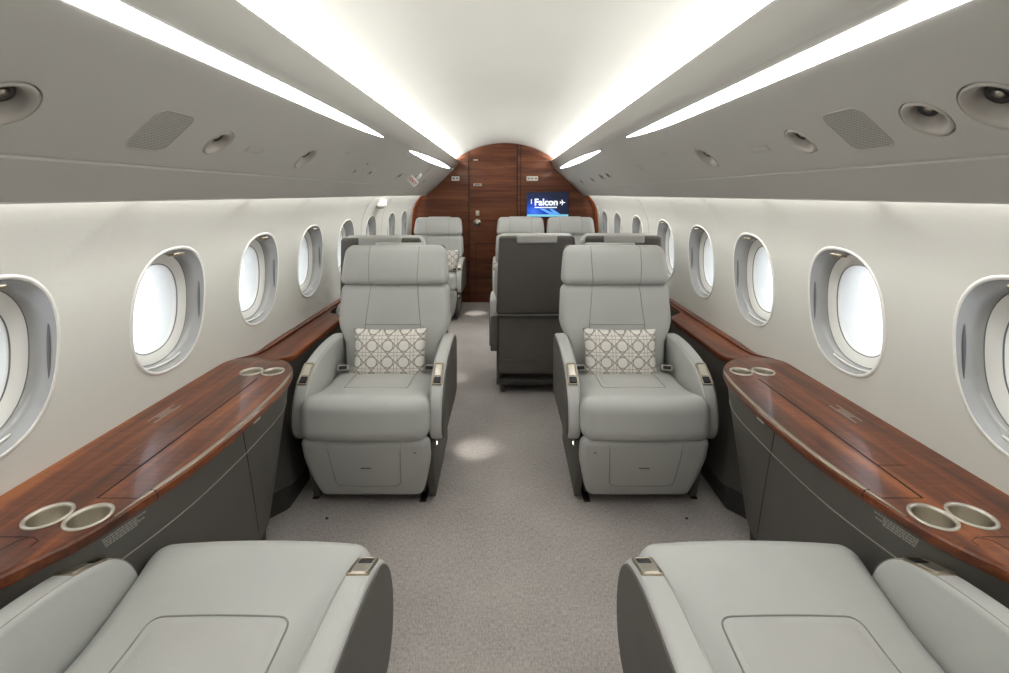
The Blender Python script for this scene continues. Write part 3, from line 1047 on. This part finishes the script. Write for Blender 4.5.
# white handle cover up on the left wall between the windows
root = empty('hatch_handle_cover', (-wallx(1.235), 3.98, 1.235)); tag(root, 'small white hatch handle cover high on the left wall', 'handle cover')
bm = bmesh.new(); rbox(bm, .026, .075, .032, .014, (.018, 0, 0), nm=3); obj('cover', bm, M['white'], root)
bm = bmesh.new(); rbox(bm, .012, .045, .010, .005, (.014, 0, -.036), nm=2); obj('grip', bm, M['bezel'], root)

# ------------------------------------------------------------------ seats
ARM = catmull([(.62, .34), (.62, .50), (.60, .585), (.53, .615), (.38, .617), (.25, .600), (.165, .574), (.115, .540), (.078, .49), (.060, .43), (.060, .37), (.080, .33), (.13, .305), (.36, .298), (.58, .30)], 5, closed=True)
ARM_TOP = [(.060, .43), (.078, .49), (.115, .540), (.165, .574), (.25, .600), (.38, .617), (.53, .615)]

def seam_part(name, pts2, bvh, direction, far, m, parent, r=.0020, sink=.0006, closed=False, mw=None):
    """throw a flat path onto a cushion and lay a thread there"""
    out = []
    d = Vector(direction)
    for p in pts2:
        o_ = Vector(p) - d*far
        h, n, i, dist = bvh.ray_cast(o_, d)
        if h: out.append(h - n*sink if n.dot(d) < 0 else h + n*sink)
    bm = bmesh.new(); tube(bm, out, r, 5, closed)
    return obj(name, bm, m, parent)

def seg_pts(pts, n=10):
    out = []
    for a, b in zip(pts, pts[1:]):
        for k in range(n): out.append(tuple(x+(y-x)*k/n for x, y in zip(a, b)))
    out.append(pts[-1]); return out

def rounded_path(pts, r, n=5):
    """polyline with rounded inner corners"""
    out = [pts[0]]
    for i in range(1, len(pts)-1):
        p, a, b = Vector(pts[i]), Vector(pts[i-1]), Vector(pts[i+1])
        u, v = (a-p).normalized(), (b-p).normalized()
        p0, p1 = p+u*r, p+v*r
        for k in range(n+1):
            t = k/n
            out.append(tuple(p0*(1-t)**2 + p*2*t*(1-t) + p1*t*t))
    out.append(pts[-1]); return out

def build_seat(aisle):
    """front towards -y, cushion front at y=0; aisle = +1/-1 side of the dark arm panel"""
    root = empty('cabin_seat')
    # seat cushion
    def wc(v, n):
        v = v.copy()
        v.z += .014*(1-n.x**2)*(1-n.y**2)*(1 if n.z > 0 else 0)
        v.y -= .016*(1-n.x**2)*(1 if n.y < 0 else 0)*abs(n.y)
        # nose widens in front of the arms
        t = max(0, min(1, (-n.y-.72)/.2)); v.x *= 1 + .035*t
        q_ = min(1, (n.y+1)/2/.42); q_ = q_*q_*(3-2*q_)
        v.z -= (.036*q_ + .012*(n.y+1)/2)*(1 if n.z > 0 else .2)
        v.z += .008*max(0, -n.y)*n.z
        return v
    bm = bmesh.new(); rbox(bm, .252, .285, .082, .050, (0, .290, .424), wc, 6, 10)
    bvh = BVHTree.FromBMesh(bm)
    cush = obj('seat_cushion', bm, M['leather'], root)
    path = [(-.137, .50, .6), (-.137, .188, .6), (.137, .188, .6), (.137, .50, .6)]
    path = [tuple(p) for p in rounded_path(path, .025)]
    seam_part('seam', seg_pts(path, 6), bvh, (0, 0, -1), .3, M['seam'], cush)
    # centre insert, gently raised
    bm = bmesh.new()
    g = 14; V = {}
    for i in range(g+1):
        for j in range(g+1):
            u = -1+2*i/g; w = -1+2*j/g
            x = u*.133; y = .191+(w+1)/2*.30
            h, nn, _, _ = bvh.ray_cast(Vector((x, y, 1)), Vector((0, 0, -1)))
            V[i, j] = bm.verts.new((x, y, h.z + .0005+.0045*(1-u**6)*(1-w**6) if (abs(u) < 1 and abs(w) < 1) else h.z-.003))
    for i in range(g):
        for j in range(g): bm.faces.new((V[i, j], V[i+1, j], V[i+1, j+1], V[i, j+1]))
    obj('centre_insert', bm, M['leather_warm'], cush)
    # leg rest panel
    def wl(v, n):
        v = v.copy()
        t = (n.z+1)/2
        v.x *= .80 + .20*min(1, t*1.5)**.7
        v.y += .115*(1-t) + .012*(1-t)**3
        v.y -= .012*(1-n.x**2)*(1-n.z**2)*(1 if n.y < 0 else 0)
        return v
    bm = bmesh.new(); rbox(bm, .256, .034, .150, .030, (0, .050, .194), wl, 4, 8)
    bl = BVHTree.FromBMesh(bm)
    leg = obj('leg_rest', bm, M['leather'], root)
    path = rounded_path([(-.145, 0, .325), (-.130, 0, .115), (.130, 0, .115), (.145, 0, .325)], .03)
    seam_part('seam', seg_pts([tuple(p) for p in path], 5), bl, (0, 1, 0), .3, M['seam'], leg, .0018)
    h, nn, _, _ = bl.ray_cast(Vector((0, -1, .215)), Vector((0, 1, 0)))
    bm = bmesh.new(); box(bm, -.021, .021, h.y-.0012, h.y+.002, .212, .218, .0008, 1)
    obj('stamped_mark', bm, M['gasket'], leg)
    h, nn, _, _ = bl.ray_cast(Vector((.20*aisle, -1, .288)), Vector((0, 1, 0)))
    bm = bmesh.new(); box(bm, .20*aisle-.006, .20*aisle+.006, h.y-.002, h.y+.003, .286, .290, .0008, 1)
    obj('snap', bm, M['gasket'], leg)
    # arms
    for s in (-1, 1):
        a0, a1 = (.250, .303) if s > 0 else (-.303, -.250)
        bm = bmesh.new(); slab(bm, ARM, a0, a1, .013, 4)
        # the arm pad widens a little towards the top
        for v in bm.verts:
            t = max(0, (v.co.z-.45)/.17); c = (a0+a1)/2
            v.co.x = c + (v.co.x-c)*(1+.10*t)
        arm = obj('armrest', bm, M['leather'], root)
        # side panel in charcoal
        cy = sum(p[0] for p in ARM)/len(ARM); cz = sum(p[1] for p in ARM)/len(ARM)
        pr = [(cy+(p[0]-cy)*.975, cz-.004+(p[1]-cz)*.965) for p in ARM]
        bm = bmesh.new(); slab(bm, pr, *((.300, .3085) if s > 0 else (-.3085, -.300)), .004, 2)
        obj('side_panel', bm, M['dark_leather'], arm)
        # stitch line inside the outer edge
        bm = bmesh.new()
        n = len(ARM); L = []
        for i in range(n):
            p = ARM[i]
            if p[1] > .40 and p[0] < .60:
                L.append((s*.2545, cy+(p[0]-cy)*.955, cz+(p[1]-cz)*.93))
        # control panel on the nose
        bm.free()
        # strap of seam along the inner top edge
        bm = bmesh.new()
        pts = [(s*.262, p[0], p[1]) for p in catmull(ARM_TOP, 6)]
        pts = [(s*.2565, y_, z_-.0015) for (_, y_, z_) in pts]
        tube(bm, pts, .0012, 4)
        obj('seam', bm, M['seam'], arm)
        cp = empty('control_unit'); cp.parent = root; cp.scale = (1.12, 1.12, 1.1)
        cp.location = (s*.2765, .142, .5610); cp.rotation_euler = (math.radians(36), 0, 0)
        def rrect(hx, hy, rad, z, n=4):
            out = []
            for q in range(4):
                cx = (hx-rad)*(1 if q in (0, 3) else -1); cyy = (hy-rad)*(1 if q in (0, 1) else -1)
                for i in range(n+1):
                    an = PI/2*q + PI/2*i/n
                    out.append((cx+rad*math.cos(an), cyy+rad*math.sin(an), z))
            return out
        bm = bmesh.new()
        loft(bm, [rrect(.0195, .046, .007, -.010), rrect(.0195, .046, .007, .0025), rrect(.018, .0445, .006, .004), rrect(.0145, .041, .004, .003), rrect(.014, .0405, .004, -.002)], True, True, True)
        obj('bezel', bm, M['bronze'], cp)
        bm = bmesh.new(); rbox(bm, .0125, .024, .003, .0025, (0, .014, .001), nm=2); obj('lever', bm, M['metal'], cp)
        bm = bmesh.new(); rbox(bm, .0125, .0125, .003, .0025, (0, -.026, .001), nm=2); obj('button', bm, M['black'], cp)
        # belt buckle between cushion and arm
        bk = empty('belt_buckle'); bk.parent = root
        bk.location = (s*.205, .40, .492); bk.rotation_euler = (math.radians(-18), 0, math.radians(-8*s))
        bm = bmesh.new(); rbox(bm, .026, .022, .013, .008, nm=2); obj('buckle', bm, M['bezel'], bk)
        bm = bmesh.new(); rbox(bm, .018, .005, .0075, .003, (0, -.0205, .001), nm=2); obj('slot', bm, M['black'], bk)
        bm = bmesh.new(); box(bm, -.016, .016, .008, .07, -.006, -.002); obj('strap', bm, M['dark_leather'], bk)
        bm = bmesh.new(); rbox(bm, .024, .008, .115, .006, (s*.276, .620, .395), nm=3)
        obj('rear_cover', bm, M['dark_leather'], arm)
    # backrest, hinged at the rear of the cushion
    back = empty('backrest'); back.parent = root
    back.location = (0, .500, .425); back.rotation_euler = (math.radians(-6), 0, 0)
    def wb(v, n):
        v = v.copy()
        z = v.z + .215
        w = interp(z, [(0, .83), (.15, .86), (.235, 1.0), (.43, .965)])
        v.x *= w
        if n.y < 0:
            v.y -= .012*(1-n.x**2)*(1-n.z**2)
            # side wings
            v.y -= .016*max(0, abs(n.x)-.55)/.45 * (1-n.z**4)*(1 if abs(n.x) < .97 else .3)
        return v
    bm = bmesh.new(); rbox(bm, .283, .045, .218, .040, (0, .045, .222), wb, 5, 10)
    bb = BVHTree.FromBMesh(bm)
    bc = obj('back_cushion', bm, M['leather'], back)
    for s in (-1, 1):
        seam_part('seam', seg_pts([(s*.118, 0, .432), (s*.126, 0, .34), (s*.137, 0, .240), (s*.140, 0, .10)], 8), bb, (0, 1, 0), .3, M['seam'], bc, .0018)
    seam_part('seam', seg_pts([(-.137, 0, .240), (.137, 0, .240)], 14), bb, (0, 1, 0), .3, M['seam'], bc, .0018)
    def wh(v, n):
        v = v.copy()
        t = (n.z+1)/2
        v.x *= 1.0 - .075*t**1.5
        if n.y < 0: v.y -= .014*(1-n.x**2)*(1-n.z**2)
        v.y += .012*t*t
        # rounded shoulders
        if abs(n.x) > .80 and n.z > .3:
            v.z -= .010*((abs(n.x)-.80)/.20)**2*((n.z-.3)/.7)
        return v
    bm = bmesh.new(); rbox(bm, .271, .056, .100, .036, (0, .030, .533), wh, 5, 9)
    bh = BVHTree.FromBMesh(bm)
    hr = obj('headrest', bm, M['leather'], back)
    for s in (-1, 1):
        seam_part('seam', seg_pts([(s*.124, 0, .627), (s*.124, 0, .55), (s*.118, 0, .438)], 9), bh, (0, 1, 0), .3, M['seam'], hr, .0018)
    # charcoal shell behind
    def ws(v, n):
        v = v.copy(); t = (n.z+1)/2
        v.x *= 1.0 - .07*t**1.3
        if n.y > 0: v.y += .010*(1-n.x**2)*(1-n.z**2)
        return v
    bm = bmesh.new(); rbox(bm, .262, .024, .260, .020, (0, .108, .373), ws, 4, 8)
    sh = obj('back_shell', bm, M['dark_leather'], back)
    bm = bmesh.new(); rbox(bm, .255, .012, .006, .005, (0, .1395, .113), nm=4); obj('shell_hem', bm, M['dark_leather'], sh)
    # leather roll over the top rear edge
    bm = bmesh.new(); rbox(bm, .130, .034, .028, .013, (0, .116, .617), nm=4); obj('head_roll', bm, M['leather_warm'], back)
    # skirt and base
    bm = bmesh.new()
    def wk(v, n):
        v = v.copy(); v.y += .006*math.sin(v.x*38+v.z*22)*(1-n.z**2)
        return v
    rbox(bm, .252, .022, .205, .016, (0, .612, .335), wk, 3, 14)
    sk = obj('back_skirt', bm, M['dark_leather'], root)
    bm = bmesh.new(); box(bm, -.250, .250, .628, .642, .222, .228, .002, 1); obj('pocket_hem', bm, M['dark_leather'], sk)
    bm = bmesh.new(); box(bm, -.225, .225, .15, .60, .055, .325, .012, 2); obj('base', bm, M['kick'], root)
    bm = bmesh.new(); box(bm, -.245, .245, .57, .64, .060, .098, .006, 2); obj('base_bar', bm, M['kick'], root)
    for s in (-1, 1):
        bm = bmesh.new()
        pr = [(.185, .02), (.150, .10), (.085, .30), (.56, .30), (.60, .12), (.60, .05)]
        slab(bm, pr, *((.232, .262) if s > 0 else (-.262, -.232)), .006, 2)
        sp = obj('base_side_cover', bm, M['cabinet'], root)
        for yy in (.34, .60):
            bm = bmesh.new(); lathe(bm, [(.014, .0), (.016, .004), (.016, .016), (.008, .022), (.008, .06)], 16)
            bm.transform(Matrix.Translation((s*.215, yy, .008))); obj('foot', bm, M['steel'], root)
    # small step lamp low on the aisle side
    cl = empty('step_lamp'); cl.parent = root; cl.location = (aisle*.264, .16, .262); cl.rotation_euler = (0, PI/2*aisle, 0)
    bm = bmesh.new(); lathe(bm, [(.013, 0), (.013, .004), (.010, .006), (.009, .004), (.001, .004)], 20); obj('lamp_ring', bm, M['metal'], cl)
    bm = bmesh.new(); lathe(bm, [(.001, .0042), (.0085, .0042), (.006, .006), (.001, .0065)], 16); obj('lamp_lens', bm, M['led'], cl)
    return root

protos = {1: build_seat(1), -1: build_seat(-1)}
used = {1: False, -1: False}
def place_seat(x, yfront, away, aisle_world, label, group, recline=None, ctrl=None):
    la = aisle_world*(-1 if away else 1)
    if used[la]: r = copy_tree(protos[la])
    else: r = protos[la]; used[la] = True
    r['_x'] = 0
    del r['_x']
    r.location = (x, yfront, 0); r.rotation_euler = (0, 0, PI if away else 0)
    tag(r, label, 'seat', group)
    return r, recline, ctrl
SEATS = []
SEATS.append(place_seat(-.557, 1.855, False, 1, 'pale grey leather seat facing us on the left, patterned pillow on it, nearest row', 'cabin seats facing the viewer'))
SEATS.append(place_seat(.557, 1.855, False, -1, 'pale grey leather seat facing us on the right, patterned pillow on it, nearest row', 'cabin seats facing the viewer'))
SEATS.append(place_seat(-.556, 1.125, True, 1, 'pale grey leather seat in the bottom left corner, seen from behind and above', 'cabin seats facing away from the viewer', 36, 1))
SEATS.append(place_seat(.556, 1.125, True, -1, 'pale grey leather seat in the bottom right corner, seen from behind and above', 'cabin seats facing away from the viewer', 36, 1))
SEATS.append(place_seat(.205, 3.76, True, -1, 'seat with charcoal back turned to us, standing in the aisle beyond the near right seat', 'cabin seats facing away from the viewer'))
SEATS.append(place_seat(.765, 3.76, True, -1, 'seat turned away, only its top showing right behind the near right seat', 'cabin seats facing away from the viewer'))
SEATS.append(place_seat(-.760, 3.60, True, 1, 'seat turned away, only its top showing right behind the near left seat', 'cabin seats facing away from the viewer'))
SEATS.append(place_seat(.175, 4.80, False, -1, 'far grey seat facing us, left one of the pair below the monitor', 'cabin seats facing the viewer'))
SEATS.append(place_seat(.738, 4.80, False, -1, 'far grey seat facing us, right one of the pair below the monitor', 'cabin seats facing the viewer'))
SEATS.append(place_seat(-.745, 4.76, False, 1, 'far grey seat facing us on the left, alone beside the bulkhead door', 'cabin seats facing the viewer'))
def stem(n): return n.split('.')[0]
# side-by-side seats share the arm between them: the outer seat of each pair has none on that side
def drop_tree(o):
    for c in list(o.children): drop_tree(c)
    bpy.data.objects.remove(o)
for idx, sgn in ((5, 1), (8, -1)):
    for ch in list(SEATS[idx][0].children):
        n_ = stem(ch.name)
        if n_ == 'armrest' and sum(v.co.x for v in ch.data.vertices)*sgn > 0: drop_tree(ch)
        elif n_ in ('control_unit', 'belt_buckle') and ch.location.x*sgn > 0: drop_tree(ch)
for r, rec, ctrl in SEATS:
    for ch in r.children:
        if rec and stem(ch.name) == 'backrest': ch.rotation_euler = (math.radians(-rec), 0, 0)
        if ctrl and stem(ch.name) == 'control_unit':
            ch.scale = (1.12, .92, 1); ch.location = (ch.location.x, .188, .5805); ch.rotation_euler = (math.radians(20), 0, 0)
# the dark side panel is only on the side away from the window: remove the other one on each seat
# (window-side panels face the cabinet and are never seen, they stay as on the real seat)

# pillows
def pillow():
    bm = bmesh.new(); g = 22; W, H, T = .174, .118, .052
    V = {}
    for s in (-1, 1):
        for i in range(g+1):
            for j in range(g+1):
                u = -1+2*i/g; w = -1+2*j/g
                e = (1-abs(u)**3.2)*(1-abs(w)**3.2)
                t = T*max(0, e)**.55
                pin = 1-.055*(1-abs(w)**2)*abs(u)**3
                pin2 = 1-.075*(1-abs(u)**2)*abs(w)**3
                key = (i, j, s if 0 < i < g and 0 < j < g else 0)
                if key not in V:
                    wr = .0025*math.sin(9*u+3*w)*math.sin(7*w-2*u)
                    V[key] = bm.verts.new((u*W*pin, s*(t+wr*e) if key[2] else 0, w*H*pin2))
        for i in range(g):
            for j in range(g):
                q = [V[(a, b, s if 0 < a < g and 0 < b < g else 0)] for a, b in ((i, j), (i+1, j), (i+1, j+1), (i, j+1))]
                bm.faces.new(q)
    return bm
pm = obj('throw_pillow', pillow(), M['pillow'])
bm = bmesh.new()
pm.location = (-.547, 2.265, .556); pm.rotation_euler = (math.radians(-8), 0, math.radians(1))
tag(pm, 'small white pillow with taupe cane lattice pattern on the near left seat', 'pillow', 'patterned throw pillows')
for (loc, rz, lab) in (((.547, 2.265, .554), math.radians(-1.5), 'small white pillow with taupe cane lattice pattern on the near right seat'),
                       ((-.680, 5.205, .585), math.radians(2), 'small white pillow with taupe lattice on the far left seat')):
    c = pm.copy(); COL.objects.link(c); c.location = loc; c.rotation_euler = (math.radians(-8), 0, rz); c['label'] = lab

# floor tracks beside the seat bases
def track(x, y0, y1, label):
    root = empty('seat_track', (x, (y0+y1)/2, 0)); L = (y1-y0)/2
    tag(root, label, 'track', 'floor tracks under the seats')
    bm = bmesh.new(); box(bm, -.014, .014, -L, L, .0, .006, .002, 1); obj('rail', bm, M['steel'], root)
    bm = bmesh.new(); y = -L+.015
    while y < L-.01 and y < -L+.6:
        box(bm, -.006, .006, y-.004, y+.004, .0058, .0072); y += .02
    obj('rail_slots', bm, M['black'], root, smooth=False)
track(-.350, 2.03, 2.62, 'short dark floor track at the aisle side of the near left seat')
track(-.815, 2.05, 2.62, 'short dark floor track at the window side of the near left seat')
track(.350, 2.03, 2.62, 'short dark floor track at the aisle side of the near right seat')
track(.815, 2.05, 2.62, 'short dark floor track at the window side of the near right seat')

# small carpet studs
for (x, y, lab) in ((-.72, 1.93, 'tiny black carpet stud in front of the near left seat'), (.735, 1.93, 'tiny black carpet stud in front of the near right seat')):
    bm = bmesh.new(); lathe(bm, [(.006, 0), (.006, .002), (.003, .004)], 12)
    o = obj('carpet_stud', bm, M['black']); o.location = (x, y, 0); tag(o, lab, 'stud', 'carpet studs')

# ------------------------------------------------------------------ lights
def area(name, loc, rot, sx, sy, power, col=(1, .985, .94), spread=PI):
    l = bpy.data.lights.new(name, 'AREA'); l.shape = 'RECTANGLE'; l.size = sx; l.size_y = sy
    l.energy = power; l.color = col; l.spread = spread
    o = bpy.data.objects.new(name, l); COL.objects.link(o); o.location = loc; o.rotation_euler = rot
    return o
YM, LEN = (Y0+YB)/2, YB-Y0-.1
for s in (-1, 1):
    # cove lamps behind the lip, shining up and inward on to the vault
    area('cove_lamp', (s*.606, YM, 1.711), (0, math.radians(180 - s*26), 0), .018, LEN, 42, (1, .998, .985))
    # wash lamps behind the lower edge of the overhead panels
    area('wash_lamp', (s*.950, YM, 1.328), (0, math.radians(-s*12), 0), .014, LEN, 11.5, (1, .998, .985))
def spot(loc, tgt, power):
    l = bpy.data.lights.new('step_spot', 'SPOT'); l.energy = power; l.spot_size = math.radians(50); l.spot_blend = .9; l.shadow_soft_size = .01
    l.color = (1, .97, .9)
    o = bpy.data.objects.new('step_spot', l); COL.objects.link(o); o.location = loc
    o.rotation_euler = (Vector(tgt)-Vector(loc)).to_track_quat('-Z', 'Y').to_euler()
spot((-.225, 2.42, .30), (-.15, 2.46, 0), 2.2)
spot((-.40, 5.20, .30), (-.33, 5.25, 0), 3)
spot((-.42, 3.35, .28), (-.36, 3.40, 0), 1.2)

w = bpy.data.worlds.new('daylight'); sc.world = w; w.use_nodes = True
bg = w.node_tree.nodes['Background']; bg.inputs['Color'].default_value = lin(240, 244, 250); bg.inputs['Strength'].default_value = 2.2

# ------------------------------------------------------------------ camera and view
cam = bpy.data.cameras.new('camera'); co = bpy.data.objects.new('camera', cam); COL.objects.link(co)
co.location = (0, 0, EYE); co.rotation_euler = (PI/2, 0, 0)
cam.sensor_width = 36; cam.lens = 477/1009*36
cam.shift_x = -.0005; cam.shift_y = -142.5/1009
cam.clip_start = .02; cam.clip_end = 60
sc.camera = co
sc.view_settings.view_transform = 'Standard'; sc.view_settings.look = 'None'
sc.view_settings.gamma = 1.0; sc.view_settings.use_curve_mapping = False
sc.view_settings.exposure = 0.12
sc.cycles.max_bounces = 12; sc.cycles.diffuse_bounces = 6; sc.cycles.glossy_bounces = 4; sc.cycles.transparent_max_bounces = 12
